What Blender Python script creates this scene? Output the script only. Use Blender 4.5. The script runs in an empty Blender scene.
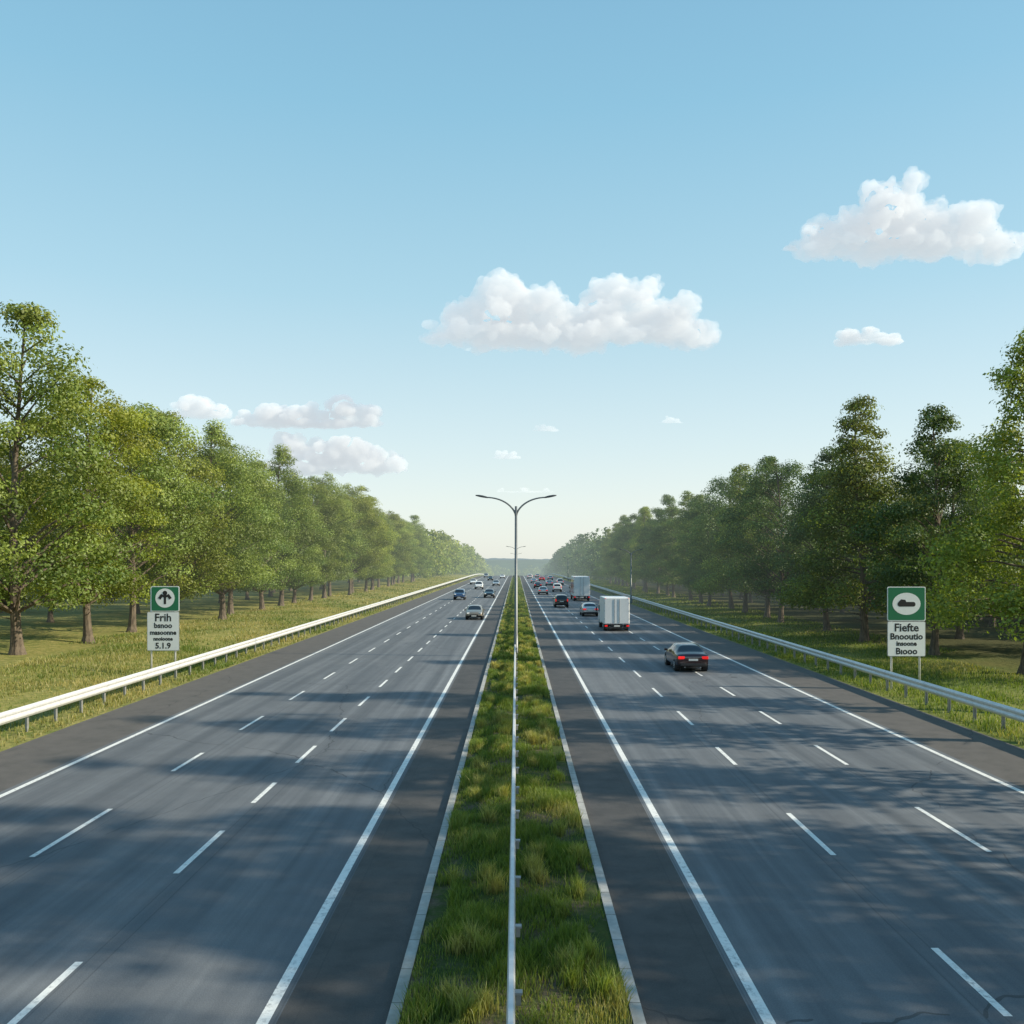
import bpy, math, random, bmesh
import numpy as np
from mathutils import Vector, Matrix
random.seed(7); rng=np.random.default_rng(11)
scene=bpy.context.scene
scene.view_settings.view_transform='Standard'; scene.view_settings.look='None'; scene.view_settings.exposure=0
COL=scene.collection
H=6.0; F=900.0
SUN_EL=29.0; SUN_AZ=98.0

# ---------------------------------------------------------------- helpers
def zc(y):
    if y<=350: return 0.0
    u=min(y,700)-350
    z=-0.00008*u*u
    if y>700: z-=0.056*(min(y,900)-700)*0.6
    return z
def bank(x):
    a=abs(x)
    if a<17.6: return 0.0
    if x<0: return 1.0*min(1,(a-17.6)/6.0)**1.3*0.45 + 0.35*min(1,max(0,(a-24)/20))
    return -0.25*min(1,(a-17.6)/4.0)+0.3*min(1,max(0,(a-22)/12))
def gz(x,y): return zc(y)+bank(x)

class NT:
    def __init__(s,name):
        s.m=bpy.data.materials.new(name); s.m.use_nodes=True
        s.t=s.m.node_tree; s.t.nodes.clear()
        s.out=s.t.nodes.new('ShaderNodeOutputMaterial')
    def n(s,typ,ins=None,**kw):
        nd=s.t.nodes.new(typ)
        for k,v in kw.items(): setattr(nd,k,v)
        if ins:
            for k,v in ins.items():
                if hasattr(v,'is_output') : s.t.links.new(v,nd.inputs[k])
                else: nd.inputs[k].default_value=v
        return nd
    def math(s,op,a,b=None,c=None,clamp=False):
        ins={0:a}
        if b is not None: ins[1]=b
        if c is not None: ins[2]=c
        nd=s.n('ShaderNodeMath',ins,operation=op); nd.use_clamp=clamp
        return nd.outputs[0]
    def mix(s,f,a,b,mode='MIX'):
        nd=s.t.nodes.new('ShaderNodeMix'); nd.data_type='RGBA'; nd.blend_type=mode
        for k,v in ((0,f),(6,a),(7,b)):
            if hasattr(v,'is_output'): s.t.links.new(v,nd.inputs[k])
            else: nd.inputs[k].default_value=v
        return nd.outputs[2]
    def noise(s,vec,scale,detail=3,rough=.6,out=0):
        return s.n('ShaderNodeTexNoise',{'Vector':vec,'Scale':scale,'Detail':detail,'Roughness':rough}).outputs[out]
    def mr(s,v,a,b,c,d,interp='LINEAR'):
        return s.n('ShaderNodeMapRange',{0:v,1:a,2:b,3:c,4:d},interpolation_type=interp).outputs[0]
    def pos(s): return s.n('ShaderNodeNewGeometry').outputs['Position']
    def sep(s,v): return s.n('ShaderNodeSeparateXYZ',{0:v}).outputs
    def vmul(s,v,xyz):
        nd=s.n('ShaderNodeVectorMath',{0:v,1:xyz},operation='MULTIPLY'); return nd.outputs[0]
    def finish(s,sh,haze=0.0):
        if haze>0:  # airlight painted in as emission, stronger with world Y; no fog volume
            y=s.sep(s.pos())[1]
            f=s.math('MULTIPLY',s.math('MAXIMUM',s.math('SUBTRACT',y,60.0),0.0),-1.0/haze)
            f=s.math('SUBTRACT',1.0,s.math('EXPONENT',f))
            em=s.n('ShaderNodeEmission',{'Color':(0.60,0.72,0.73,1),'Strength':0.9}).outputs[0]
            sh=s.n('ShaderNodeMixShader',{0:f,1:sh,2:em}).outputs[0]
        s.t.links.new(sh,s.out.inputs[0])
        try: s.m.cycles.emission_sampling='NONE'
        except Exception: pass
        return s.m

def simple(name,col,rough=.5,metal=0,spec=.5,coat=0,emit=0,noise=0.0):
    n=NT(name)
    c=(*col,1)
    if noise>0:
        f=n.noise(n.n('ShaderNodeTexCoord').outputs['Object'],6.0,4)
        c=n.mix(n.mr(f,.3,.7,0,noise),(*col,1),(col[0]*.45,col[1]*.42,col[2]*.38,1))
    b=n.n('ShaderNodeBsdfPrincipled',{'Base Color':c,'Roughness':rough,'Metallic':metal,'Specular IOR Level':spec,'Coat Weight':coat})
    if emit>0:
        b.inputs['Emission Color'].default_value=(*col,1); b.inputs['Emission Strength'].default_value=emit
    return n.finish(b.outputs[0])

def np_mesh(name,verts,faces,colors=None,mats=(),matidx=None,smooth=False):
    if not isinstance(faces,(list,tuple)): faces=[faces]
    me=bpy.data.meshes.new(name)
    me.vertices.add(len(verts)); me.vertices.foreach_set('co',np.asarray(verts,dtype=np.float32).ravel())
    loops=np.concatenate([f.ravel() for f in faces]).astype(np.int32)
    tot=np.concatenate([np.full(len(f),f.shape[1]) for f in faces]).astype(np.int32)
    start=np.concatenate([[0],np.cumsum(tot)[:-1]]).astype(np.int32)
    me.loops.add(len(loops)); me.loops.foreach_set('vertex_index',loops)
    me.polygons.add(len(tot)); me.polygons.foreach_set('loop_start',start)
    try: me.polygons.foreach_set('loop_total',tot)
    except Exception: pass
    for m in mats: me.materials.append(m)
    if matidx is not None: me.polygons.foreach_set('material_index',np.asarray(matidx,dtype=np.int32))
    me.polygons.foreach_set('use_smooth',np.full(len(tot),bool(smooth)))
    me.update(calc_edges=True)
    if colors is not None:
        at=me.color_attributes.new('col','FLOAT_COLOR','POINT')
        c=np.ones((len(verts),4),dtype=np.float32); c[:,:3]=colors
        at.data.foreach_set('color',c.ravel())
    return me
def obj(name,me,parent=None,loc=(0,0,0),rot=(0,0,0),sc=(1,1,1)):
    o=bpy.data.objects.new(name,me); COL.objects.link(o)
    o.location=loc; o.rotation_euler=rot; o.scale=sc
    if parent: o.parent=parent
    return o
class MB:
    def __init__(s): s.v=[]; s.f=[]; s.m=[]
    def quad(s,pts,mi=0):
        i=len(s.v); s.v+= [tuple(p) for p in pts]; s.f.append(tuple(range(i,i+len(pts)))); s.m.append(mi)
    def box(s,c,d,mi=0):
        x,y,z=c; a,b,e=d[0]/2,d[1]/2,d[2]/2; i=len(s.v)
        for sx in(-1,1):
            for sy in(-1,1):
                for sz in(-1,1): s.v.append((x+sx*a,y+sy*b,z+sz*e))
        for f in((0,1,3,2),(4,6,7,5),(0,4,5,1),(2,3,7,6),(0,2,6,4),(1,5,7,3)):
            s.f.append(tuple(i+k for k in f)); s.m.append(mi)
    def tube(s,pts,rads,n=8,mi=0,cap=True):
        pts=[Vector(p) for p in pts]; rings=[]
        for k,p in enumerate(pts):
            d=(pts[min(k+1,len(pts)-1)]-pts[max(k-1,0)]).normalized()
            a=d.cross(Vector((0,1,0)) if abs(d.y)<.9 else Vector((1,0,0))).normalized(); b=d.cross(a)
            i=len(s.v); rings.append(i)
            for j in range(n):
                t=2*math.pi*j/n; q=p+(a*math.cos(t)+b*math.sin(t))*rads[k]; s.v.append(tuple(q))
        for k in range(len(rings)-1):
            for j in range(n):
                s.f.append((rings[k]+j,rings[k]+(j+1)%n,rings[k+1]+(j+1)%n,rings[k+1]+j)); s.m.append(mi)
        if cap:
            s.f.append(tuple(rings[0]+j for j in range(n))[::-1]); s.m.append(mi)
            s.f.append(tuple(rings[-1]+j for j in range(n))); s.m.append(mi)
    def mesh(s,name,mats=(),smooth=False):
        me=bpy.data.meshes.new(name); me.from_pydata(s.v,[],s.f)
        for m in mats: me.materials.append(m)
        for p,mi in zip(me.polygons,s.m): p.material_index=mi; p.use_smooth=smooth
        me.update(); return me
def bevel(o,w,seg=2):
    m=o.modifiers.new('b','BEVEL'); m.width=w; m.segments=seg; m.limit_method='ANGLE'

# ---------------------------------------------------------------- world + sun + camera
w=bpy.data.worlds.new('World'); scene.world=w; w.use_nodes=True
nt=w.node_tree; nt.nodes.clear(); nd=nt.nodes.new; lk=nt.links.new
sky=nd('ShaderNodeTexSky'); sky.sky_type='NISHITA'; sky.sun_disc=False
sky.sun_elevation=math.radians(SUN_EL); sky.sun_rotation=math.radians(SUN_AZ)
sky.altitude=0; sky.air_density=1.0; sky.dust_density=1.0; sky.ozone_density=1.3
tc=nd('ShaderNodeTexCoord'); sp=nd('ShaderNodeSeparateXYZ'); lk(tc.outputs['Generated'],sp.inputs[0])
ramp=nd('ShaderNodeValToRGB'); lk(sp.outputs[2],ramp.inputs[0]); cr=ramp.color_ramp
cols=[(0.0,(6.5,6.7,6.2)),(.06,(6.15,6.7,6.4)),(.13,(5.2,6.3,6.4)),(.28,(3.3,5.3,6.1)),(.45,(2.1,4.35,5.65)),(.8,(.9,2.5,4.2))]
while len(cr.elements)<len(cols): cr.elements.new(.5)
for e,(p,c) in zip(cr.elements,cols): e.position=p
for e,(p,c) in zip(cr.elements,cols): e.color=(c[0]/7,c[1]/7,c[2]/7,1)
sc_=nd('ShaderNodeVectorMath'); sc_.operation='SCALE'; sc_.inputs['Scale'].default_value=7.0; lk(ramp.outputs[0],sc_.inputs[0])
mx=nd('ShaderNodeMix'); mx.data_type='RGBA'; mx.inputs[0].default_value=.74
lk(sky.outputs[0],mx.inputs[6]); lk(sc_.outputs[0],mx.inputs[7])
bg=nd('ShaderNodeBackground'); bg.inputs[1].default_value=0.15; lk(mx.outputs[2],bg.inputs[0])
wo=nd('ShaderNodeOutputWorld'); lk(bg.outputs[0],wo.inputs[0])
el=math.radians(SUN_EL); az=math.radians(SUN_AZ)
sd=Vector((math.cos(el)*math.sin(az),math.cos(el)*math.cos(az),math.sin(el)))
L=bpy.data.lights.new('sun','SUN'); L.energy=6.2; L.angle=math.radians(.8); L.color=(1,.89,.70)
lo=bpy.data.objects.new('sun',L); COL.objects.link(lo); lo.rotation_euler=sd.to_track_quat('Z','Y').to_euler(); lo.location=(60,0,60)
cam=bpy.data.cameras.new('camera'); co=bpy.data.objects.new('camera',cam); COL.objects.link(co)
co.location=(0,0,H); co.rotation_euler=(math.radians(90),0,0); cam.sensor_width=36; cam.lens=36*F/1024
cam.shift_x=-4/1024; cam.shift_y=50/1024; cam.clip_end=30000; cam.clip_start=.1
scene.camera=co

# ---------------------------------------------------------------- materials
def mat_ground():
    n=NT('grass_ground'); p=n.pos(); s=n.sep(p)
    a=n.noise(p,.18,4,.65); b=n.noise(p,2.2,4,.7)
    col=n.mix(n.mr(a,.38,.62,0,1),(.095,.14,.027,1),(.19,.20,.05,1))
    left=n.math('LESS_THAN',s[0],0.0)
    dry=n.math('MULTIPLY',n.mr(b,.42,.65,0.15,.9),n.math('ADD',n.math('MULTIPLY',left,.72),.23))
    col=n.mix(dry,col,(.37,.31,.115,1))
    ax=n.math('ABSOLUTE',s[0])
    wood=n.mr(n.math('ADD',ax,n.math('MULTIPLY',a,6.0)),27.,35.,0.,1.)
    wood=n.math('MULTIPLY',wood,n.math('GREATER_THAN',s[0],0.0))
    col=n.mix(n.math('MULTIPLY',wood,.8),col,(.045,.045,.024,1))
    bp=n.n('ShaderNodeBump',{'Height':b,'Strength':.8,'Distance':.15})
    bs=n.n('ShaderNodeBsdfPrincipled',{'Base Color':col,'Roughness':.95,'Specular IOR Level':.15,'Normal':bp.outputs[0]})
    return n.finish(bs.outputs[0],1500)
def mat_asphalt():
    n=NT('asphalt'); p=n.pos(); s=n.sep(p)
    ax=n.math('ABSOLUTE',s[0])
    fine=n.noise(p,45,2,.7); mid=n.noise(p,1.3,4,.65)
    streak=n.noise(n.vmul(p,(2.2,.035,1)),1.0,4,.6)
    streak2=n.noise(n.vmul(p,(.75,.012,1)),1.0,2,.5)
    blot=n.noise(n.vmul(p,(.5,.12,1)),1.0,4,.65)
    col=n.mix(n.mr(streak,.36,.66,0,1),(.130,.142,.155,1),(.24,.252,.265,1))
    col=n.mix(n.mr(streak2,.4,.65,0,.55),col,(.11,.121,.136,1))
    col=n.mix(n.mr(blot,.5,.72,0,.45),col,(.26,.265,.27,1))
    tr=n.math('COSINE',n.math('MULTIPLY',n.math('SUBTRACT',ax,3.3+.82),2*math.pi/1.645))
    col=n.mix(n.mr(tr,.1,1,0,.34),col,(.095,.104,.117,1))
    sh=n.math('LESS_THAN',ax,3.12); sh2=n.math('GREATER_THAN',ax,13.45)
    shcol=n.mix(n.mr(mid,.3,.7,0,1),(.060,.058,.057,1),(.11,.10,.092,1))
    shcol2=n.mix(n.mr(mid,.3,.7,0,1),(.105,.098,.09,1),(.175,.155,.138,1))
    col=n.mix(sh,col,shcol); col=n.mix(sh2,col,shcol2)
    fr=n.math('ABSOLUTE',n.math('SUBTRACT',n.math('FRACT',n.math('DIVIDE',n.math('ADD',ax,.27),3.29)),.5))
    seam=n.math('LESS_THAN',n.math('ABSOLUTE',n.math('SUBTRACT',fr,.46)),.004)
    col=n.mix(n.math('MULTIPLY',seam,.35),col,(.05,.05,.05,1))
    wv=n.n('ShaderNodeVectorMath',{0:p,1:n.n('ShaderNodeVectorMath',{0:n.noise(p,.5,3,.6,1),'Scale':1.0},operation='SCALE').outputs[0]},operation='ADD').outputs[0]
    vo=n.n('ShaderNodeTexVoronoi',{'Vector':n.vmul(wv,(1,.55,1)),'Scale':.10},feature='DISTANCE_TO_EDGE').outputs[0]
    cr=n.math('MULTIPLY',n.math('LESS_THAN',vo,.0014),n.math('GREATER_THAN',streak2,.47))
    col=n.mix(n.math('MULTIPLY',cr,.55),col,(.03,.03,.03,1))
    col=n.mix(n.mr(fine,.35,.65,0,.6),col,(.30,.30,.30,1),'OVERLAY')
    col=n.mix(n.mr(mid,.3,.7,0,.26),col,(.07,.07,.075,1))
    bp=n.n('ShaderNodeBump',{'Height':fine,'Strength':.45,'Distance':.01})
    bs=n.n('ShaderNodeBsdfPrincipled',{'Base Color':col,'Roughness':.72,'Specular IOR Level':.3,'Normal':bp.outputs[0]})
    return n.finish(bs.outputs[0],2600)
def mat_paint():
    n=NT('road_paint'); p=n.pos()
    f=n.noise(p,9,5,.75); g=n.noise(n.vmul(p,(6,.6,1)),1,2)
    wr=n.math('MULTIPLY',n.mr(f,.48,.66,0,1),n.mr(g,.35,.65,.15,.9))
    col=n.mix(wr,(.80,.79,.75,1),(.24,.24,.24,1))
    bs=n.n('ShaderNodeBsdfPrincipled',{'Base Color':col,'Roughness':.6})
    return n.finish(bs.outputs[0],4000)
def mat_concrete():
    n=NT('kerb_concrete'); p=n.pos()
    f=n.noise(p,5,5,.7); g=n.noise(n.vmul(p,(3,.3,3)),1,2)
    j=n.math('LESS_THAN',n.math('FRACT',n.sep(p)[1]),.02)
    col=n.mix(n.mr(f,.3,.7,0,1),(.48,.47,.44,1),(.31,.30,.28,1))
    col=n.mix(n.mr(g,.45,.7,0,.6),col,(.20,.20,.15,1)); col=n.mix(n.math('MULTIPLY',j,.7),col,(.06,.06,.05,1))
    return n.finish(n.n('ShaderNodeBsdfPrincipled',{'Base Color':col,'Roughness':.85}).outputs[0],4000)
def mat_soil():
    n=NT('median_soil'); p=n.pos()
    f=n.noise(p,1.1,4,.65); g=n.noise(p,14,4,.7)
    col=n.mix(n.mr(f,.45,.6,0,1),(.07,.10,.025,1),(.17,.13,.09,1))
    col=n.mix(n.mr(g,.3,.7,0,.6),col,(.04,.045,.02,1))
    bp=n.n('ShaderNodeBump',{'Height':g,'Strength':.9,'Distance':.04})
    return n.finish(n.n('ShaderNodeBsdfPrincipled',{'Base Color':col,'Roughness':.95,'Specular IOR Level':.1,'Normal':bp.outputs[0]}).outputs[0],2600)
def mat_leaf(name,haze=1250,transl=.35,var=True):
    n=NT(name)
    a=n.n('ShaderNodeAttribute',attribute_name='col').outputs['Color']
    hs=a
    if var:
        oi=n.n('ShaderNodeObjectInfo').outputs['Random']
        hs=n.n('ShaderNodeHueSaturation',{'Hue':n.mr(oi,0,1,.482,.514),'Saturation':n.mr(oi,0,1,1.05,.9),'Value':n.mr(n.math('FRACT',n.math('MULTIPLY',oi,7.3)),0,1,.8,1.22),'Color':a}).outputs[0]
    d=n.n('ShaderNodeBsdfDiffuse',{'Color':hs})
    t=n.n('ShaderNodeBsdfTranslucent',{'Color':n.mix(1.0,hs,(1.6,1.5,.6,1),'MULTIPLY')})
    m=n.n('ShaderNodeMixShader',{0:transl,1:d.outputs[0],2:t.outputs[0]})
    g=n.n('ShaderNodeBsdfGlossy',{'Color':(.6,.6,.6,1),'Roughness':.5})
    m=n.n('ShaderNodeMixShader',{0:.04,1:m.outputs[0],2:g.outputs[0]})
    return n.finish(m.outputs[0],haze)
def mat_bark():
    n=NT('bark'); p=n.n('ShaderNodeTexCoord').outputs['Object']
    f=n.noise(n.vmul(p,(5,5,.8)),2,4,.7)
    col=n.mix(n.mr(f,.35,.65,0,1),(.06,.045,.034,1),(.19,.15,.105,1))
    bp=n.n('ShaderNodeBump',{'Height':f,'Strength':.8,'Distance':.05})
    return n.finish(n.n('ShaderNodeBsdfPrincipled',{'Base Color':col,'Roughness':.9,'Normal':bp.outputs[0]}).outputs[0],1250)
M_ground=mat_ground(); M_asph=mat_asphalt(); M_paint=mat_paint(); M_conc=mat_concrete(); M_soil=mat_soil(); M_bark=mat_bark()
M_leaf=mat_leaf('leaves'); M_grass=mat_leaf('grass_blades',1800,.4,False)
M_galv=simple('galvanised_steel',(.68,.69,.69),.42,.2,noise=.3)
M_galvd=simple('galvanised_post',(.36,.37,.37),.5,.4,noise=.5)

# ---------------------------------------------------------------- ground
ys=np.unique(np.concatenate([np.arange(-60,360,6.),np.arange(360,960,20.),[1100,1500,2200,3500,6000,9000,14000]]))
xp=[17.0,17.6,18.2,19,20,21,22,23,24,26,28,30,33,37,42,48,60,90,150,300,700,1500,3500,9000]
xs=np.array([-a for a in xp[::-1]]+[0]+xp)
X,Y=np.meshgrid(xs,ys)
Z=np.vectorize(gz)(X,Y)
un=(np.sin(X*1.7+Y*.13)+np.sin(X*.9-Y*.31)+np.sin(Y*.21+X*.3))*.05
Z=Z+np.where(np.abs(X)>19,un,0)-0.03
V=np.stack([X.ravel(),Y.ravel(),Z.ravel()],1)
nx=len(xs); idx=np.arange((len(ys)-1)*nx).reshape(len(ys)-1,nx)[:,:-1].ravel()
obj('ground',np_mesh('ground',V,np.stack([idx,idx+1,idx+nx+1,idx+nx],1),mats=[M_ground],smooth=True))

def strip(mb,x0,x1,y0,y1,dz,step=10.):
    y=y0
    while y<y1-1e-6:
        e=min(y1,(math.floor(y/step+1e-6)+1)*step)
        mb.quad([(x0,y,zc(y)+dz),(x1,y,zc(y)+dz),(x1,e,zc(e)+dz),(x0,e,zc(e)+dz)])
        y=e
YEND=640
for sgn in(-1,1):
    mb=MB(); a,b=sorted((sgn*1.62,sgn*16.3)); strip(mb,a,b,-50,YEND,0.0); obj('highway_road',mb.mesh('road',[M_asph]))
mb=MB()
for sgn in(-1,1):
    for xc in(3.3,13.2): strip(mb,sgn*xc-.08,sgn*xc+.08,-50,YEND,.004)
def dashes(x,first,per,dash):
    k=list(first)
    while k[-1][1]*F*H<YEND: 
        a,b=k[-1]; k.append((a+per,a+per+dash))
    a0=k[0][0]
    for i in range(1,8): k.append((a0-per*i,a0-per*i+dash))
    for a,b in k:
        y0,y1=a*F*H,b*F*H
        if y0>-50: strip(mb,x-.06,x+.06,y0,y1,.004,5.)
dashes(-6.55,[(.00205,.0025),(.00321,.00372),(.00415,.00453),(.00498,.00544),(.0059,.00640)],.00105,.00048)
dashes(-9.85,[(.00339,.00405),(.00478,.00524),(.00595,.00649)],.00130,.00050)
dashes(6.5,[(.00220,.00259),(.00341,.00398),(.00493,.0054),(.00613,.0067)],.00128,.00052)
dashes(9.8,[(.00345,.00408),(.00493,.00546),(.00617,.0067)],.00130,.00052)
obj('lane_markings',mb.mesh('markings',[M_paint]))

# median
mb=MB(); y=-50
h_=lambda x:.09+.06*math.cos(x*math.pi/3.2)
while y<YEND:
    e=y+10
    for k in range(-3,3):
        x0,x1=k*.5,k*.5+.5
        mb.quad([(x0,y,zc(y)+h_(x0)),(x1,y,zc(y)+h_(x1)),(x1,e,zc(e)+h_(x1)),(x0,e,zc(e)+h_(x0))])
    y=e
obj('median_strip',mb.mesh('median',[M_soil],True))
for sgn in(-1,1):
    mb=MB(); y=-50
    while y<YEND:
        e=y+10; x0,x1=sorted((sgn*1.5,sgn*1.66))
        z0,z1=zc(y),zc(e)
        mb.quad([(x0,y,z0+.12),(x1,y,z0+.12),(x1,e,z1+.12),(x0,e,z1+.12)])
        for xx in(x0,x1): mb.quad([(xx,y,z0-.02),(xx,e,z1-.02),(xx,e,z1+.12),(xx,y,z0+.12)])
        y=e
    obj('kerb',mb.mesh('kerb',[M_conc]))

# ---------------------------------------------------------------- guardrails
def guardrail(x,face,y0,y1,ztop,hgt,post,name):
    mb=MB()
    prof=[(0,0),(.02,.02),(.07,.08),(.07,.13),(.015,.19),(.015,.21),(.07,.27),(.07,.32),(.02,.38),(0,.40)]
    prof=[(a*face,ztop-hgt+b*hgt/.40) for a,b in prof]
    y=y0
    while y<y1:
        e=y+4
        for (a,b),(c,d) in zip(prof[:-1],prof[1:]):
            mb.quad([(x+a,y,b+gz(x,y)),(x+a,e,b+gz(x,e)),(x+c,e,d+gz(x,e)),(x+c,y,d+gz(x,y))])
            if y<150:
                o=.006*face
                mb.quad([(x+a+o,y-.17,b+gz(x,y)),(x+a+o,y+.17,b+gz(x,y)),(x+c+o,y+.17,d+gz(x,y)),(x+c+o,y-.17,d+gz(x,y))],0)
        y=e
    y=y0
    while y<min(y1,330):
        g=gz(x,y); px=x-face*.16
        mb.box((px,y,g+(ztop-.06)/2-.2),(.02,.12,ztop-.06+.4),1)
        mb.box((px-.05,y,g+(ztop-.06)/2-.2),(.10,.012,ztop-.06+.4),1)
        mb.box((x-face*.075,y,g+ztop-hgt/2),(.13,.10,.20),1)
        y+=post
    return obj(name,mb.mesh(name,[M_galv,M_galvd]))
guardrail(-17.2,1,-30,600,.97,.42,2.0,'guardrail')
guardrail(17.2,-1,-30,600,.97,.42,2.0,'guardrail')
mb=MB(); y=-30; X0=-.06
while y<600:
    e=y+6
    pr=[(-.045,.62),(-.05,.74),(-.03,.80),(.03,.80),(.05,.74),(.045,.62)]
    for (a,b),(c,d) in zip(pr[:-1],pr[1:]):
        mb.quad([(X0+a,y,b+zc(y)),(X0+a,e,b+zc(e)),(X0+c,e,d+zc(e)),(X0+c,y,d+zc(y))])
    y=e
y=-29
while y<330:
    mb.box((X0,y,.33+zc(y)),(.05,.07,.66),1)
    mb.box((X0+.09,y,.74+zc(y)),(.10,.10,.03),1)
    mb.box((X0+.09,y,.66+zc(y)),(.06,.05,.14),1)
    y+=2.0
M_white=simple('white_rail_paint',(.66,.67,.68),.4,.1,noise=.3)
obj('median_guardrail',mb.mesh('median_guardrail',[M_white,M_galvd]))

# ---------------------------------------------------------------- grass blades
def blades(name,pts,h,wd,cols,lean=.45):
    n=len(pts); th=rng.uniform(0,2*np.pi,n); ln=rng.uniform(0,2*np.pi,n)
    dx=np.cos(th)*wd; dy=np.sin(th)*wd
    b0=pts+np.stack([-dx,-dy,np.zeros(n)],1); b1=pts+np.stack([dx,dy,np.zeros(n)],1)
    lx=np.cos(ln)*lean*h*rng.uniform(.1,1,n); ly=np.sin(ln)*lean*h*rng.uniform(.1,1,n)
    m0=pts+np.stack([-dx*.8+lx*.35,-dy*.8+ly*.35,h*.6],1); m1=pts+np.stack([dx*.8+lx*.35,dy*.8+ly*.35,h*.6],1)
    tp=pts+np.stack([lx,ly,h],1)
    V=np.stack([b0,b1,m1,m0,tp],1).reshape(-1,3)
    i=np.arange(n)*5
    q=np.stack([i,i+1,i+2,i+3],1); t=np.stack([i+3,i+2,i+4],1)
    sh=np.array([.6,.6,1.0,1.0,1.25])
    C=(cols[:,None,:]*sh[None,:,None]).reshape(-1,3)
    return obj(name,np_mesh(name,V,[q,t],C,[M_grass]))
def pnoise(x,y,s,k=0):
    return (np.sin(x*s*1.9+y*s*.7+k)+np.sin(y*s*1.3-x*s*1.1+2*k)+np.sin((x+y)*s*.6+3*k)*1.2+np.sin(x*s*3.7-y*s*2.9+k)*.6)/3.8
G1=np.array([.09,.155,.026]); G2=np.array([.19,.25,.048]); G3=np.array([.46,.39,.16])
P=[];Hh=[];W=[];C=[]
for (a,b,den,bw,hm) in((5,24,1600,.006,1.),(24,50,700,.009,1.05),(50,110,230,.018,1.1),(110,330,40,.05,1.2)):
    n=int((b-a)*3.0*den); x=rng.uniform(-1.47,1.47,n); y=rng.uniform(a,b,n)
    tuft=pnoise(x,y,2.3,.4); dry=pnoise(x,y,1.1,2.2); bare=pnoise(x,y,.9,5.)-.5*(np.abs(x)>1.15)
    keep=(bare>-.75)&(rng.uniform(0,1,n)<np.clip(.55+tuft*.6,.12,1))&(np.abs(x+.06)>.05)
    x,y,tuft,dry=x[keep],y[keep],tuft[keep],dry[keep]; n=len(x)
    h=(.07+.15*np.clip(tuft+.5,0,1.2))*rng.uniform(.6,1.35,n)*hm
    c=G1+(G2-G1)*rng.uniform(0,1,n)[:,None]; k=np.clip(dry*.9-.2+rng.normal(0,.22,n),0,.85)[:,None]; c=c*(1-k)+G3*k
    P.append(np.stack([x,y,.09+.05*np.cos(x*np.pi/3.2)],1)); Hh.append(h); W.append(np.full(n,bw)); C.append(c)
for i in range(220):
    cy=5+rng.uniform(0,1)**1.5*110; cx=rng.choice([-1,1])*rng.uniform(.25,1.3); n=170
    r=np.abs(rng.normal(0,.10,n)); t=rng.uniform(0,6.28,n)
    x=np.clip(cx+r*np.cos(t),-1.48,1.48); y=cy+r*np.sin(t); h=rng.uniform(.16,.46,n)*rng.uniform(.7,1.15)
    k=rng.uniform(0,.7); c=(G2*(1-k)+G3*k)*rng.uniform(.7,1.3,n)[:,None]
    P.append(np.stack([x,y,np.full(n,.12)],1)); Hh.append(h); W.append(np.full(n,.006 if cy<40 else .014)); C.append(c)
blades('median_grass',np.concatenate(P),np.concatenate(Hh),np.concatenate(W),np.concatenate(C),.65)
for sgn in(-1,1):
    P=[];Hh=[];W=[];C=[]
    for (a,b,x0,x1,den,bw) in((26,60,16.5,27,100,.018),(60,120,16.5,30,34,.03),(120,330,16.5,31,5,.07)):
        n=int((b-a)*(x1-x0)*den); x=sgn*rng.uniform(x0,x1,n); y=rng.uniform(a,b,n)
        tu=pnoise(x,y,.8,1.1); dry=pnoise(x,y,.35,3.3)
        keep=rng.uniform(0,1,n)<np.clip(.55+tu*.4,.08,1); x,y,tu,dry=x[keep],y[keep],tu[keep],dry[keep]; n=len(x)
        h=rng.uniform(.07,.24,n)*(1+.5*np.clip(tu,0,1))
        base=.38 if sgn<0 else -.15
        k=np.clip(dry*.8+base+rng.normal(0,.22,n),0,.92)[:,None]
        c=(G1+(G2-G1)*rng.uniform(0,1,n)[:,None])*(1-k)+G3*k
        z=np.array([gz(i,j)-.03 for i,j in zip(x,y)])
        P.append(np.stack([x,y,z],1)); Hh.append(h); W.append(np.full(n,bw)); C.append(c)
    blades('roadside_grass',np.concatenate(P),np.concatenate(Hh),np.concatenate(W),np.concatenate(C),.7)

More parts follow.
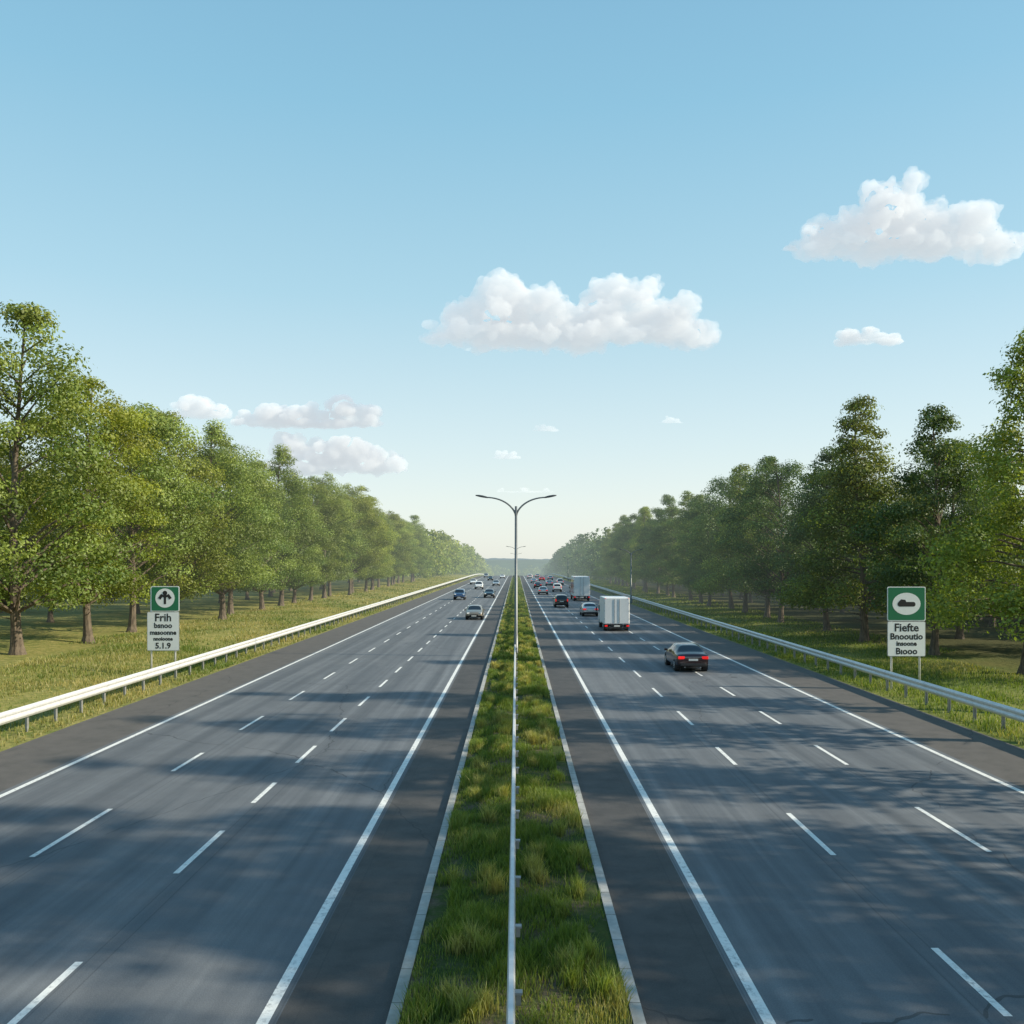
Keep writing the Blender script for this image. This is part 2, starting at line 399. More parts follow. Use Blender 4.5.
# ---------------------------------------------------------------- trees
def crown_pts(kind,Ht,R,z0,ncl,r):
    out=[]
    for i in range(ncl):
        t=r.uniform(0,1)
        if kind=='broad': pr=max(.05,math.sin(math.pi*min(1,.12+.84*t**.85)))**.7
        elif kind=='oval': pr=max(.04,math.sin(math.pi*min(1,.18+.80*t**.62)))**.85
        else:
            t=t**1.1; pr=(1-t)**.8*(.92+.12*math.sin(t*30))+.07
        ang=r.uniform(0,2*math.pi); lob=1+.15*math.sin(3*ang+t*7+R)+.10*math.sin(5*ang-t*11)
        rad=R*pr*lob*(r.uniform(.2,1)**.5)
        out.append((rad*math.cos(ang),rad*math.sin(ang),z0+(Ht-z0)*t*.97,t,pr))
    return out
def leaves_np(cl,r,nper,size,crad,base,dry):
    allV=[];allC=[]
    for (x,y,z,t,pr) in cl:
        cr=crad*r.uniform(.6,1.3)*(1.0 if pr>.4 else .6)
        n=int(nper*(cr/crad)**2*r.uniform(.8,1.2))
        d=r.normal(0,1,(n,3)); d/=np.linalg.norm(d,axis=1)[:,None]
        rr=cr*np.clip(r.uniform(.3,1.0,n)**.5+r.normal(0,.14,n),.05,1.6)
        p=d*rr[:,None]*np.array([1.15,1.15,.58]); p[:,2]-=.12*(p[:,0]**2+p[:,1]**2)/cr
        p+=np.array([x,y,z])
        nrm=d*1.0+np.array([0,0,.45])+r.normal(0,.42,(n,3)); nrm/=np.linalg.norm(nrm,axis=1)[:,None]
        a=np.cross(nrm,r.normal(0,1,(n,3))); a/=np.linalg.norm(a,axis=1)[:,None]+1e-9; b=np.cross(nrm,a)
        s=size*r.uniform(.6,1.35,n)[:,None]
        V=np.stack([p-a*s*.55,p+b*s*.33-nrm*s*.05,p+a*s*.55,p-b*s*.33-nrm*s*.05],1)
        allV.append(V.reshape(-1,3))
        k=r.uniform(0,1)*.6+.4*t; br=r.uniform(.65,1.35)
        c=(np.array(base)*(1-k*.75)+np.array(dry)*k*.75)*br
        c=c[None,:]*r.uniform(.8,1.22,n)[:,None]
        allC.append(np.repeat(c,4,axis=0))
    return np.concatenate(allV),np.concatenate(allC)
def tree_mesh(kind,seed,Ht,R,z0,ncl,nper,size,crad,base,dry):
    r=np.random.default_rng(seed); cl=crown_pts(kind,Ht,R,z0,ncl,r)
    mb=MB()
    tr=.013*Ht+.03; bx,by=r.normal(0,.35,2)
    def tp(z): 
        u=z/Ht; return Vector((bx*math.sin(u*4)*.8,by*math.sin(u*5+1)*.8-by*.67,z))
    zs=sorted(set([q for q in [-.4,.0,.5,1.5,3,5,8,11,Ht*.75,Ht*.95] if q<=Ht*.95]))
    mb.tube([tp(z) for z in zs],[tr*(1.7 if z<=0 else 1.25 if z<.6 else 1)*(1-.93*max(0,z)/Ht) for z in zs],9)
    for (x,y,z,t,pr) in cl[::2]:
        rad=math.hypot(x,y); zb=max(z0*.8,z-rad*r.uniform(.55,.95)) if kind!='cone' else max(z0*.8,z-.1*rad)
        s=tp(min(zb,Ht*.93)); e=Vector((x,y,z)); m=s.lerp(e,.5)+Vector((r.normal(0,.2),r.normal(0,.2),rad*.08))
        k=tr*.38*(1-.6*zb/Ht)
        mb.tube([s,m,e],[k,k*.6,k*.15],5,cap=False)
    for j in range(5):
        z=r.uniform(z0*.5,z0); a=r.uniform(0,6.28); l=r.uniform(.5,1.8); s=tp(z); e=s+Vector((math.cos(a)*l,math.sin(a)*l,.3*l)); mb.tube([s,e],[.04,.012],4,cap=False)
    LV,LC=leaves_np(cl,r,nper,size,crad,base,dry)
    nb=len(mb.v)
    V=np.concatenate([np.array(mb.v),LV]); C=np.concatenate([np.ones((nb,3))*.1,LC])
    i=nb+np.arange(len(LV)//4)*4; q=np.stack([i,i+1,i+2,i+3],1)
    fs4=np.array([f for f in mb.f if len(f)==4]); others=[f for f in mb.f if len(f)!=4]
    faces=[fs4]; mi=[0]*len(fs4)
    for f in others: faces.append(np.array([f])); mi.append(0)
    faces.append(q); mi+= [1]*len(q)
    return np_mesh('tree',V,faces,C,[M_bark,M_leaf],mi)
GA=(.105,.165,.027); GB=(.29,.31,.052)
DA=(.072,.128,.034); DB=(.15,.20,.045)
specs_L=[('broad',1,20.0,5.4,3.4),('oval',2,19.5,5.0,2.8),('broad',3,18.0,5.6,3.8),('oval',4,21.0,4.8,3.2),('broad',8,17.5,5.0,3.0)]
specs_R=[('oval',5,18.5,4.7,3.2),('cone',6,20.0,5.4,3.0),('broad',7,17.5,5.0,3.6),('cone',9,18.2,5.0,2.8),('oval',10,17.,4.6,2.8)]
TL=[tree_mesh(k,s,h,R,z,130,330,.185,1.35,GA,GB) for k,s,h,R,z in specs_L]
TR=[tree_mesh(k,s,h,R,z,130 if k!='cone' else 170,300,.185,1.22,DA if i%2==0 else GA,DB if i%2==0 else (.24,.27,.05)) for i,(k,s,h,R,z) in enumerate(specs_R)]
shade_trees=[tree_mesh('cone',21,22,2.9,4.5,90,85,.3,.95,DA,DB),tree_mesh('oval',22,21.5,2.5,6,85,90,.3,.95,DA,DB)]
def put_tree(me,x,y,s=1,sz=1,name='deciduous_tree'):
    return obj(name,me,loc=(x,y,gz(x,y)-.05),rot=(random.uniform(-.03,.03),random.uniform(-.03,.03),random.uniform(0,6.28)),sc=(s,s,s*sz))
y=53; i=0
first=[(1,1.10),(0,.93),(2,1.0),(1,.97),(3,.92),(4,1.05)]
while y<262:
    if i<len(first): k,s=first[i]
    else: k,s=random.randrange(5),random.uniform(.84,1.0)
    put_tree(TL[k],-29+random.uniform(-1.0,1.0),y,s); y+=random.uniform(7.5,9.5); i+=1
for row,x0 in enumerate((-40,-54)):
    y=66+row*14
    while y<262:
        put_tree(TL[random.randrange(5)],x0+random.uniform(-2,2),y,random.uniform(.76,.92)); y+=random.uniform(10,15)
y=49.5; i=0
firstR=[(1,.97),(0,.90),(3,1.06),(4,.98),(2,.98),(0,.97),(3,1.0)]
while y<262:
    if i<len(firstR): k,s=firstR[i]
    else: k,s=random.randrange(5),random.uniform(.88,1.04)
    put_tree(TR[k],27.3+random.uniform(-.8,.8),y,s,name='conifer_tree' if k in(1,3) else 'deciduous_tree'); y+=random.uniform(8.5,10.5); i+=1
for row,x0 in enumerate((36,46)):
    y=60+row*12
    while y<262:
        k=random.randrange(5)
        put_tree(TR[k],x0+random.uniform(-2,2),y,random.uniform(.75,.92),name='conifer_tree' if k in(1,3) else 'deciduous_tree'); y+=random.uniform(9,13)
for (x,y,k,s) in((22.5,10.4,1,1.0),(23,13.6,1,1.05),(22.0,16.2,0,.95),(22.5,-1,0,1.),(23,6,1,1.0),(22.3,22.3,1,.98),(22.8,29.0,1,1.0),(24.0,36.0,1,1.0)):  # unseen trees, added and spaced to cast shadow bands across the road
    put_tree(shade_trees[k],x,y,s,name='conifer_tree' if k==0 else 'deciduous_tree')
put_tree(TL[4],-29,40,.9); put_tree(TL[1],-30,29,.9)

def treemass(r,spots,gA,gB,size,name='distant_trees',z0=1.5,ncl=26,nper=26,crad=2.0):
    LV=[];LC=[]
    for (x,y,Ht,R,kind) in spots:
        cl=crown_pts(kind,Ht,R,z0,ncl,r)
        v,c=leaves_np(cl,r,nper,size(y),crad,gA,gB)
        LV.append(v+np.array([x,y,gz(x,y)])); LC.append(c)
    V=np.concatenate(LV); C=np.concatenate(LC); i=np.arange(len(V)//4)*4
    obj(name,np_mesh(name,V,np.stack([i,i+1,i+2,i+3],1),C,[M_leaf]))
for sgn in(-1,1):
    r=np.random.default_rng(50+sgn); sp_=[]
    y=262
    while y<900:
        for x0 in(28.,38.,50.):
            sp_.append((sgn*(x0+r.uniform(-1.5,1.5)),y+r.uniform(-2,2),r.uniform(13.5,18.5),r.uniform(4.3,5.6),['broad','oval','cone'][r.integers(0,3) if sgn>0 else r.integers(0,2)]))
        y+=r.uniform(7.5,9.5)
    treemass(r,sp_,GA if sgn<0 else DA,GB if sgn<0 else DB,lambda y:.9 if y<500 else 1.3)
r=np.random.default_rng(77); sp_=[]
for yy in(905,925,950):
    x=-150
    while x<150:
        sp_.append((x,yy+r.uniform(-6,6),r.uniform(12,20)+abs(x)*.02,r.uniform(4.5,7),'broad')); x+=r.uniform(6,9)
treemass(r,sp_,GA,DB,lambda y:1.6)
for sgn,xa in((1,50),(-1,62)):
    sp_=[]; y=60
    while y<270:
        for q in range(2): sp_.append((sgn*(xa+q*5+r.uniform(-2,2)),y+r.uniform(-2,2),r.uniform(4,8),r.uniform(2.6,3.8),'broad'))
        y+=r.uniform(3.2,5)
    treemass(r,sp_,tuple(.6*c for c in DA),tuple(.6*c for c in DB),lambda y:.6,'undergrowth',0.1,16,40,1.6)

# hills
def hill(name,y0,depth,hts,col,seed,haze):
    r=np.random.default_rng(seed); xs=np.linspace(-6000,6000,900); V=[];n=len(xs)
    ph=r.uniform(0,6.28,8)
    top=sum(np.sin(xs*f+p)*a for f,p,a in zip((.0011,.0031,.0067,.017,.05,.12,.21,.37),ph,(.4,.35,.22,.10,.05,.04,.03,.03)))
    top=hts*(1+.5*top)+np.abs(xs)*.006
    for k,(dy,f) in enumerate(((0,-.4),(depth*.5,.75),(depth,1.0),(depth*1.6,.6))):
        for a,t in zip(xs,top): V.append((a,y0+dy,-20+(t+20)*f if f>0 else -30))
    I=np.arange(3*n).reshape(3,n)[:,:-1].ravel()
    n_=NT(name+'_mat'); c=n_.mix(n_.mr(n_.noise(n_.pos(),.02,5),.35,.65,0,1),(*col,1),(col[0]*.4,col[1]*.5,col[2]*.5,1))
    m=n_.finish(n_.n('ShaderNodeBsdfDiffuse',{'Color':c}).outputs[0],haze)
    obj(name,np_mesh(name,np.array(V),np.stack([I,I+1,I+n+1,I+n],1),mats=[m],smooth=True))
hill('distant_hills',1700,250,9,(.06,.10,.05),3,2600)
hill('distant_hills',3800,600,34,(.04,.09,.13),5,5200)  # bluish base colour has distance haze painted into it

# ---------------------------------------------------------------- clouds (scattering volumes inside billowed shells)
def mat_cloud(sig):
    n=NT('cloud')
    v=n.n('ShaderNodeVolumeScatter',{'Color':(1,1,1,1),'Density':sig,'Anisotropy':0.0})
    e=n.n('ShaderNodeEmission',{'Color':(.88,.94,1.0,1),'Strength':sig*.33})  # added glow in place of multiple scattering
    a=n.n('ShaderNodeAddShader',{0:v.outputs[0],1:e.outputs[0]})
    n.t.links.new(a.outputs[0],n.out.inputs['Volume'])
    try: n.m.cycles.homogeneous_volume=True
    except Exception: pass
    try: n.m.cycles.emission_sampling='NONE'
    except Exception: pass
    return n.m
tx1=bpy.data.textures.new('c1','CLOUDS'); tx1.noise_scale=60; tx1.noise_depth=2
tx2=bpy.data.textures.new('c2','CLOUDS'); tx2.noise_scale=20; tx2.noise_depth=3
def cloud(px,py,pw,ph,lumps,seed,D=2000,k_sig=5.0):
    r=random.Random(seed); s=D/F
    cx=(px-516)*s; cz=H+(562-py)*s; W=pw*s/2; Hh=ph*s
    bm=bmesh.new()
    def sph(c,R,sx=1.2,sz=.85): bmesh.ops.create_icosphere(bm,subdivisions=3,radius=R,matrix=Matrix.Translation(c)@Matrix.Diagonal((sx,1.1,sz,1)))
    for (u,v,rr) in lumps:
        for k in range(8):
            R=rr*Hh*r.uniform(.45,1.0)
            if k: 
                a=r.uniform(0,6.28); b=rr*Hh*r.uniform(.4,.95)
                off=Vector((math.cos(a)*b*1.3,r.uniform(-1,1)*b,math.sin(a)*b*.7)); R*=.6
            else: off=Vector((0,0,0))
            c=Vector((u*W,0,(v-.5)*Hh))+off
            c.z=max(c.z,-.30*Hh+R*.2)
            sph(c,R)
    u=-.84
    while u<.85:
        sph(Vector((u*W,r.uniform(-.1,.1)*Hh,-.22*Hh)),Hh*.26*(1-.5*abs(u)**2),1.7,.55); u+=.09*max(1,Hh*2/W)
    for vv in bm.verts:
        if vv.co.z<-.28*Hh: vv.co.z=-.28*Hh+(vv.co.z+.28*Hh)*.3
    me=bpy.data.meshes.new('cloud'); bm.to_mesh(me); bm.free(); me.materials.append(mat_cloud(k_sig/Hh))
    o=obj('cloud',me,loc=(cx,D,cz))
    m=o.modifiers.new('r','REMESH'); m.mode='VOXEL'; m.voxel_size=max(1.3,Hh/70); m.use_smooth_shade=True
    d=o.modifiers.new('d1','DISPLACE'); d.texture=tx1; d.strength=Hh*.30; d.mid_level=.5; d.texture_coords='GLOBAL'
    d=o.modifiers.new('d2','DISPLACE'); d.texture=tx2; d.strength=Hh*.15; d.mid_level=.5; d.texture_coords='GLOBAL'
    sm=o.modifiers.new('s','SMOOTH'); sm.iterations=2; sm.factor=.5
    return o
cloud(570,315,296,96,[(-.8,.30,.20),(-.58,.42,.28),(-.40,.62,.34),(-.22,.58,.34),(-.05,.36,.30),(.1,.30,.28),(.30,.50,.34),(.45,.60,.34),(.62,.40,.30),(.85,.25,.20)],1)
cloud(905,226,205,92,[(-.8,.32,.22),(-.5,.40,.28),(-.25,.52,.34),(.0,.68,.38),(.1,.5,.36),(.35,.46,.32),(.65,.40,.30),(.88,.3,.22)],14)
cloud(310,415,156,40,[(-.75,.4,.28),(-.5,.5,.36),(-.2,.45,.34),(.1,.5,.34),(.4,.6,.42),(.7,.5,.38)],3)
cloud(330,457,150,54,[(-.8,.35,.26),(-.5,.6,.36),(-.2,.5,.38),(.1,.55,.36),(.4,.5,.38),(.7,.35,.28),(.9,.25,.16)],4)
cloud(200,407,50,34,[(-.4,.55,.40),(.1,.45,.42),(.6,.35,.30)],5,k_sig=3)
cloud(871,336,70,25,[(-.6,.5,.38),(0,.5,.40),(.5,.4,.34)],6,k_sig=3)
cloud(672,420,24,12,[(-.3,.5,.4),(.3,.45,.35)],7,k_sig=1.2)
cloud(545,428,26,11,[(-.4,.5,.4),(.3,.45,.35)],8,k_sig=1.2)
cloud(507,455,26,12,[(-.4,.5,.4),(.3,.45,.35)],9,k_sig=1.2)
cloud(238,447,50,12,[(-.5,.5,.4),(.3,.45,.35)],10,k_sig=1.2)
cloud(525,490,70,9,[(-.7,.5,.4),(0,.5,.4),(.6,.45,.35)],11,k_sig=.6)
cloud(790,248,16,8,[(-.3,.5,.4),(.3,.45,.35)],12,k_sig=1.2)

# ---------------------------------------------------------------- street lamps
M_pole=simple('lamp_pole_steel',(.20,.215,.22),.45,.5,noise=.3)
M_head=simple('lamp_head',(.06,.065,.07),.4,.3); M_lens=simple('lamp_lens',(.45,.46,.45),.2)
def lamp(x,y,h,sp,name='street_lamp',arms=(-1,1)):
    e=bpy.data.objects.new(name,None); COL.objects.link(e); e.location=(x,y,gz(x,y))
    mb=MB(); mb.tube([(0,0,-.1),(0,0,.05),(0,0,.06),(0,0,1.4),(0,0,1.45),(0,0,h*.93)],[.17,.17,.13,.13,.11,.075],14)
    mb.box((0,0,.03),(.45,.45,.06)); obj('pole',mb.mesh('pole',[M_pole],True),e)
    for s in arms:
        mb=MB(); pts=[];rd=[]
        for k in range(13):
            t=k/12; pts.append((s*sp*(t**1.5)*.80,0,h*.86+h*.125*math.sin(t*math.pi*.5)**.8)); rd.append(.06-.018*t)
        mb.tube(pts,rd,8); obj('arm',mb.mesh('arm',[M_pole],True),e)
        mb=MB(); px=s*sp*.72
        prof=[(0,.05,.045),(.12,.10,.075),(.35,.15,.095),(.6,.15,.085),(.78,.10,.05),(.82,.05,.03)]
        rings=[]
        for (l,wd,th) in prof:
            i=len(mb.v); rings.append(i)
            for j in range(10):
                a=2*math.pi*j/10; mb.v.append((px+s*l*sp/2.5,wd*math.cos(a),h*.982+.18*l+th*math.sin(a)*(1 if math.sin(a)>0 else .55)))
        for a,b in zip(rings[:-1],rings[1:]):
            for j in range(10): mb.f.append((a+j,a+(j+1)%10,b+(j+1)%10,b+j)); mb.m.append(1 if 6<=j<=8 else 0)
        for rr in(rings[0],rings[-1]): mb.f.append(tuple(rr+j for j in range(10))); mb.m.append(0)
        obj('lamp_head',mb.mesh('lamp_head',[M_head,M_lens],True),e)
lamp(0,57,10.25,2.45); lamp(0,235,10.15,2.5); lamp(0,400,10.15,2.5)
lamp(16.75,131,7.9,1.7); lamp(16.75,290,7.6,1.6)

# ---------------------------------------------------------------- signs
M_green=simple('sign_green',(.010,.15,.068),.4); M_wh=simple('sign_white',(.78,.80,.79),.45,noise=.06); M_blk=simple('sign_black',(.012,.012,.014),.5)
def rrect(w,h,r,n=5):
    pts=[]
    for cx,cz,a0 in((w/2-r,h/2-r,0),(-w/2+r,h/2-r,90),(-w/2+r,-h/2+r,180),(w/2-r,-h/2+r,270)):
        for k in range(n+1):
            a=math.radians(a0+90*k/n); pts.append((cx+r*math.cos(a),cz+r*math.sin(a)))
    return pts
def plate(name,pts,cx,cz,y,mat,parent,th=.02):
    v=[];n=len(pts)
    for yy in(y,y+th): v+=[(cx+a,yy,cz+b) for a,b in pts]
    f=[tuple(range(n)),tuple(range(2*n-1,n-1,-1))]+[(j,n+j,n+(j+1)%n,(j+1)%n) for j in range(n)]
    me=bpy.data.meshes.new(name); me.from_pydata(v,[],f); me.materials.append(mat); me.update(); return obj(name,me,parent)
def text(s,size,cx,cz,y,parent):
    cu=bpy.data.curves.new('lettering','FONT'); cu.body=s; cu.size=size; cu.align_x='CENTER'; cu.align_y='CENTER'; cu.extrude=.002; cu.offset=.012; cu.resolution_u=2
    cu.materials.append(M_blk); o=bpy.data.objects.new('lettering',cu); COL.objects.link(o); o.parent=parent
    o.location=(cx,y,cz); o.rotation_euler=(math.radians(90),0,0)
circ=lambda rx,rz,n=28:[(rx*math.cos(2*math.pi*k/n),rz*math.sin(2*math.pi*k/n)) for k in range(n)]
def sign(x,y,wd,ztop,zmid,zbot,left):
    e=bpy.data.objects.new('highway_sign',None); COL.objects.link(e); g=gz(x,y); e.location=(x,y,g); ztop-=g;zmid-=g;zbot-=g
    off=.10 if left else 0
    for sx in(-.38,.36):
        mb=MB(); mb.tube([(sx*wd,.07,-.3),(sx*wd,.07,ztop-.1)],[.05,.05],10); obj('post',mb.mesh('post',[M_galv],True),e)
    gw=wd-(.2 if left else 0); gh=ztop-zmid-.02; gc=(ztop+zmid)/2
    plate('green_border',rrect(gw,gh,.08),off,gc,0,M_wh,e)
    plate('green_panel',rrect(gw-.08,gh-.08,.06),off,gc,-.006,M_green,e,.005)
    wh=zmid-zbot-.02; wc=(zmid+zbot)/2
    plate('white_border',rrect(wd,wh,.07),0,wc,0,M_galvd,e); plate('white_panel',rrect(wd-.05,wh-.05,.06),0,wc,-.006,M_wh,e,.005)
    if left:
        plate('symbol_disc',circ(.50,.50),off,gc+.04,-.011,M_wh,e,.004)
        plate('symbol_stem',rrect(.12,.60,.03),off,gc+.02,-.016,M_blk,e,.004)
        plate('symbol_cross',[(-.36,-.02),(-.2,.20),(0,.10),(.2,.20),(.36,-.02),(.22,-.10),(.14,.04),(0,-.02),(-.14,.04),(-.22,-.10)],off,gc+.06,-.0205,M_blk,e,.004)
        plate('symbol_head',circ(.12,.12),off,gc+.30,-.0205,M_blk,e,.004)
        for s,sz,f in(('Frih',.56,.85),('bsnoo',.38,.65),('masoonne',.33,.47),('nnoioone',.26,.31),('5.1.9',.42,.13)): text(s,sz,0,zbot+wh*f,-.009,e)
    else:
        plate('symbol_disc',circ(.66,.52),off,gc+.0,-.011,M_wh,e,.004)
        plate('symbol_body',rrect(.84,.22,.10),off,gc-.02,-.016,M_blk,e,.004)
        plate('symbol_nose',[(-.40,0),(.0,0),(-.06,.14),(-.26,.16)],off,gc+.05,-.0205,M_blk,e,.004)
        for s,sz,f in(('Fiefte',.52,.82),('Bnooutio',.41,.57),('insoone',.30,.37),('Bıooo',.42,.15)): text(s,sz,0,zbot+wh*f,-.009,e)
sign(-18.35,46.8,1.68,4.75,3.42,1.37,True)
sign(18.35,42.3,1.80,4.85,3.22,1.55,False)

# ---------------------------------------------------------------- vehicles
def carpaint(name,c,metal=.3): return simple(name,c,.28,metal,.5,.8)
M_glass=simple('car_glass',(.012,.015,.018),.06,0,.8); M_tyre=simple('tyre',(.018,.018,.018),.85); M_rim=simple('rim',(.4,.41,.42),.35,.7)
M_trim=simple('black_trim',(.02,.02,.021),.6); M_tail=simple('tail_light',(.62,.012,.01),.25,emit=.9); M_hl=simple('head_light',(.75,.78,.8),.12)
M_plate=simple('licence_plate',(.7,.7,.66),.5)
def wheel_set(e,W,ya,yb,r=.33):
    for sx in(-1,1):
        for yy in(ya,yb):
            mb=MB(); xo=sx*(W+.015); xi=sx*(W-.21)
            mb.tube([(xi,yy,r),(xi+sx*.03,yy,r),(xo-sx*.03,yy,r),(xo,yy,r)],[r*.9,r,r,r*.92],24)
            mb.tube([(xo-sx*.01,yy,r),(xo+sx*.012,yy,r)],[r*.62,r*.56],16,1)
            for q in range(5):
                a=q*2*math.pi/5; mb.box((xo+sx*.012,yy+math.cos(a)*r*.35,r+math.sin(a)*r*.35),(.012,.05,.05),2)
            obj('wheel',mb.mesh('wheel',[M_tyre,M_rim,M_trim],False),e)
            mb=MB(); mb.tube([(sx*(W-.25),yy,r+.02),(sx*(W-.003),yy,r+.02)],[r*1.17,r*1.17],24); obj('wheel_arch',mb.mesh('wheel_arch',[M_trim]),e)
SED=[
(0.00,.42,.74,.80,.70,.72,.62,'b'),(.06,.30,.88,.95,.80,.80,.70,'b'),(.25,.26,.95,1.02,.86,.86,.74,'b'),(.62,.24,.97,1.06,.89,.88,.72,'rw'),
(1.18,.22,.97,1.36,.90,.89,.60,'b'),(1.28,.22,.97,1.39,.90,.89,.60,'c'),(2.02,.22,.96,1.45,.90,.89,.62,'b'),(2.12,.22,.96,1.45,.90,.89,.62,'c'),(2.72,.22,.95,1.41,.90,.89,.60,'b'),(2.80,.22,.95,1.38,.90,.89,.60,'ws'),
(3.50,.22,.92,1.00,.90,.88,.74,'b'),(3.9,.24,.86,.93,.89,.86,.70,'b'),(4.35,.26,.76,.82,.86,.82,.64,'b'),(4.55,.32,.66,.72,.80,.76,.58,'b'),(4.62,.42,.58,.62,.72,.68,.5,'b')]
SUV=[(0.0,.45,.95,1.02,.76,.78,.66,'b'),(.05,.34,1.02,1.12,.84,.84,.68,'rw'),(.32,.30,1.06,1.58,.90,.89,.64,'b'),(.42,.28,1.06,1.64,.92,.90,.65,'c'),(1.3,.28,1.05,1.70,.92,.91,.67,'b'),(1.4,.28,1.05,1.70,.92,.91,.67,'c'),
(2.2,.28,1.04,1.69,.92,.91,.67,'b'),(2.3,.28,1.04,1.68,.92,.91,.67,'c'),(2.8,.28,1.03,1.62,.92,.91,.64,'b'),(2.88,.28,1.03,1.59,.92,.91,.64,'ws'),(3.5,.28,1.02,1.12,.92,.90,.76,'b'),(4.1,.30,.96,1.04,.90,.87,.72,'b'),(4.4,.34,.85,.92,.85,.82,.64,'b'),(4.5,.45,.72,.76,.76,.72,.55,'b')]
def car_body(st,paint,name):
    mb=MB(); rings=[]
    for (y,zb,zl,zt,wl,wb,wt,k) in st:
        half=[(0,zb),(wl*.86,zb),(wl,zb+.12),(wb+.02,(zb+zl)/2+.06),(wb,zl),(wt,zt-.035),(wt*.55,zt),(0,zt+.01)]
        ring=[(x,z) for x,z in half]+[(-x,z) for x,z in half[-2:0:-1]]
        i=len(mb.v); rings.append(i); mb.v+=[(x,y,z) for x,z in ring]
    n=14
    for a,b,s in zip(rings[:-1],rings[1:],st[:-1]):
        for j in range(n):
            seg=j if j<7 else 13-j; mi=0
            if seg==0: mi=2
            if seg==1: mi=2
            if s[7]=='c' and seg==4: mi=1
            if s[7] in('rw','ws') and seg in(5,6): mi=1
            mb.f.append((a+j,a+(j+1)%n,b+(j+1)%n,b+j)); mb.m.append(mi)
    mb.f.append(tuple(rings[0]+j for j in range(n))); mb.m.append(0)
    mb.f.append(tuple(rings[-1]+j for j in range(n))[::-1]); mb.m.append(0)
    me=mb.mesh(name,[paint,M_glass,M_trim],True); bm=bmesh.new(); bm.from_mesh(me); bmesh.ops.recalc_face_normals(bm,faces=bm.faces)
    cl=bm.edges.layers.float.get('crease_edge') or bm.edges.layers.float.new('crease_edge')
    for ed in bm.edges:
        ms={f.material_index for f in ed.link_faces}
        if len(ms)>1: ed[cl]=.55
    bm.to_mesh(me); bm.free(); return me
def car(x,y,paint,st=SED,away=True,name='car',scale=1.0):
    e=bpy.data.objects.new(name,None); COL.objects.link(e); Lg=st[-1][0]
    e.location=(x,y,gz(x,y)+.004) if away else (x,y+Lg*scale,gz(x,y)+.004); e.rotation_euler=(0,0,0 if away else math.pi); e.scale=(scale,)*3
    b=obj('body',car_body(st,paint,'body'),e); s=b.modifiers.new('s','SUBSURF'); s.levels=2; s.render_levels=2
    suv=st is SUV
    wheel_set(e,.89 if not suv else .91,.85,3.72 if not suv else 3.6,.33 if not suv else .36)
    zt=.80 if not suv else .93; zb=.50 if not suv else .58
    def part(nm,c,d,m,bv=.02,rz=0):
        mb=MB(); mb.box((0,0,0),d); o=obj(nm,mb.mesh(nm,[m]),e,loc=c,rot=(0,0,rz)); bevel(o,bv); return o
    for sx in(-1,1):
        if suv: part('tail_light',(sx*.76,.07,.98),(.13,.16,.34),M_tail)
        else: part('tail_light',(sx*.64,.05,.80),(.36,.15,.15),M_tail,.03,-sx*.22)
        part('head_light',(sx*.64,Lg-.16,st[-3][2]-.06),(.30,.22,.11),M_hl,.03,sx*.45)
        part('mirror',(sx*1.0,st[9][0]+.15,.98 if not suv else 1.08),(.2,.12,.13),paint,.03)
        part('reflector',(sx*.62,.015,zb-.10),(.14,.05,.04),M_tail,.01)
    part('licence_plate',(0,.005,zt-.11),(.50,.03,.11),M_plate,.004)
    part('rear_bumper',(0,.03,zb-.08),(1.40,.12,.16),M_trim,.04)
    part('boot_trim',(0,.035,zt+.03),(.95,.04,.03),M_rim,.008)
    part('grille',(0,Lg-.02,.50),(.9,.08,.16),M_trim,.02); part('front_plate',(0,Lg+.02,.42),(.5,.03,.10),M_plate,.004)
    mb=MB()
    for sx in(-.45,.4): mb.tube([(sx,.02,.28),(sx,.2,.28)],[.035,.035],8)
    obj('exhaust',mb.mesh('exhaust',[M_rim]),e)
    return e
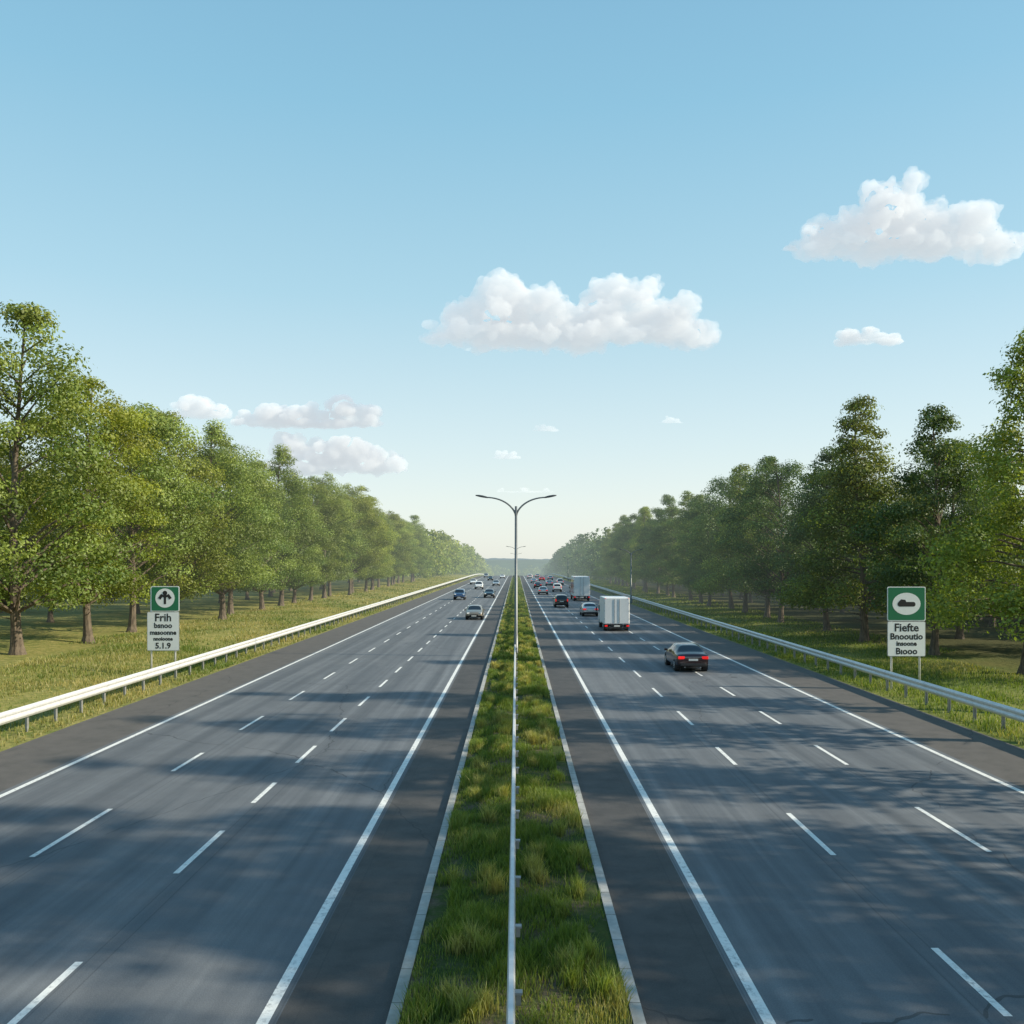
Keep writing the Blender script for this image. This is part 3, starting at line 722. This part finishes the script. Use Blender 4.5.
def box_truck(x,y,L_,W_,Ht,cabcol,boxcol,name,side=None,z0=.75):
    e=bpy.data.objects.new(name,None); COL.objects.link(e); e.location=(x,y,gz(x,y)+.004)
    def part(nm,c,d,m,bv=.03):
        mb=MB(); mb.box((0,0,0),d); o=obj(nm,mb.mesh(nm,[m]),e,loc=c); bevel(o,bv); return o
    part('cargo_box',(0,L_/2,(z0+Ht)/2),(W_,L_,Ht-z0),boxcol,.05)
    if side: 
        for s in(-1,1): part('side_panel',(s*(W_/2+.003),L_/2,(z0+Ht)/2-.05),(.012,L_*.94,(Ht-z0)*.72),side,.004)
    for s in(-1,1):
        part('rear_door',(s*W_*.243,-.02,(z0+Ht)/2),(W_*.462,.04,Ht-z0-.16),boxcol,.012)
        part('lock_bar',(s*W_*.10,-.055,(z0+Ht)/2),(.035,.03,Ht-z0-.25),M_galvd,.008)
        part('tail_light',(s*(W_/2-.16),-.03,z0-.14),(.24,.07,.12),M_tail,.01)
        part('marker_light',(s*(W_/2-.09),-.045,Ht-.07),(.08,.03,.04),M_tail,.005)
        part('mudflap',(s*(W_/2-.27),.45,.33),(.42,.02,.42),M_trim,.005)
        part('side_skirt',(s*(W_/2-.08),L_*.52,.58),(.05,L_*.35,.30),M_trim,.01)
        for hz in(.2,.5,.8): part('hinge',(s*(W_/2-.03),-.045,z0+(Ht-z0)*hz),(.08,.03,.05),M_galvd,.005)
    part('rear_bumper',(0,-.02,z0-.32),(W_*.92,.12,.12),M_trim,.02)
    part('chassis',(0,L_/2+.6,z0-.12),(W_*.5,L_+1.2,.18),M_trim)
    part('licence_plate',(0,-.06,z0-.15),(.5,.02,.12),M_plate,.004)
    ch=min(Ht-.2,2.75) if Ht>3.2 else min(Ht-.3,2.35); cy=L_+.15; cw=W_/2-.03
    prof=[(cy,.45),(cy+1.9,.45),(cy+1.98,.75),(cy+1.9,ch*.55),(cy+1.55,ch*.93),(cy+1.35,ch),(cy+.1,ch),(cy,ch-.1)]
    mb=MB(); n=len(prof)
    for s in(-1,1): mb.v+=[(s*cw*(1 if z<ch*.6 else .93),yy,z) for yy,z in prof]
    mb.f.append(tuple(range(n))[::-1]);mb.m.append(0); mb.f.append(tuple(range(n,2*n)));mb.m.append(0)
    for j in range(n): mb.f.append((j,(j+1)%n,n+(j+1)%n,n+j)); mb.m.append(1 if j==3 else 0)
    o=obj('cab',mb.mesh('cab',[cabcol,M_glass]),e); bevel(o,.05)
    for s in(-1,1):
        part('cab_window',(s*cw*.985,cy+1.0,ch*.74),(.05,.95,ch*.26),M_glass,.02)
        part('mirror',(s*(cw+.18),cy+1.6,ch*.70),(.12,.10,.42),M_trim,.02)
    r=.40 if Ht<3.3 else .48
    wheel_set(e,W_/2-.04,1.0,L_+1.0,r)
    return e
P_dark=carpaint('paint_dark_red',(.030,.008,.010),.4); P_black=carpaint('paint_black',(.012,.013,.015)); P_white=carpaint('paint_white',(.75,.76,.76),0)
P_silver=carpaint('paint_silver',(.42,.43,.44),.5); P_blue=carpaint('paint_blue',(.03,.07,.16)); P_tan=carpaint('paint_bronze',(.24,.20,.15),.4); P_red=carpaint('paint_red',(.42,.02,.015),0)
M_box=simple('box_body_white',(.78,.79,.79),.45,noise=.12)
car(9.62,48.8,P_dark,SED)
box_truck(8.75,78,4.2,2.2,2.9,P_white,M_box,'delivery_van',z0=.6)
box_truck(10.1,138,7.0,2.5,3.75,P_red,M_box,'box_truck',side=P_red)
car(8.2,99,P_silver,SED); car(6.0,118,P_black,SUV,name='suv')
car(-4.35,93,P_tan,SED,False); car(-9.0,142,P_blue,SUV,False,'suv'); car(-4.5,150,P_black,SED,False)
far=[(5.0,165,P_silver,SED,1),(8.3,180,P_white,SUV,1),(11.6,176,P_silver,SED,1),(5.0,205,P_black,SED,1),(8.4,226,P_silver,SED,1),(11.4,232,P_white,SUV,1),(5.1,255,P_white,SED,1),(8.2,285,P_red,SED,1),
(11.5,300,P_silver,SED,1),(5.0,320,P_white,SUV,1),(8.3,345,P_silver,SED,1),(-8.2,198,P_white,SUV,0),(-5.0,225,P_silver,SED,0),(-11.4,240,P_white,SED,0),(-8.3,290,P_black,SED,0),(-5.,330,P_white,SED,0),(-11.5,345,P_silver,SUV,0)]
for x,y,p,st,aw in far: car(x,y,p,st,bool(aw),'suv' if st is SUV else 'car')
print('objects',len(bpy.data.objects))
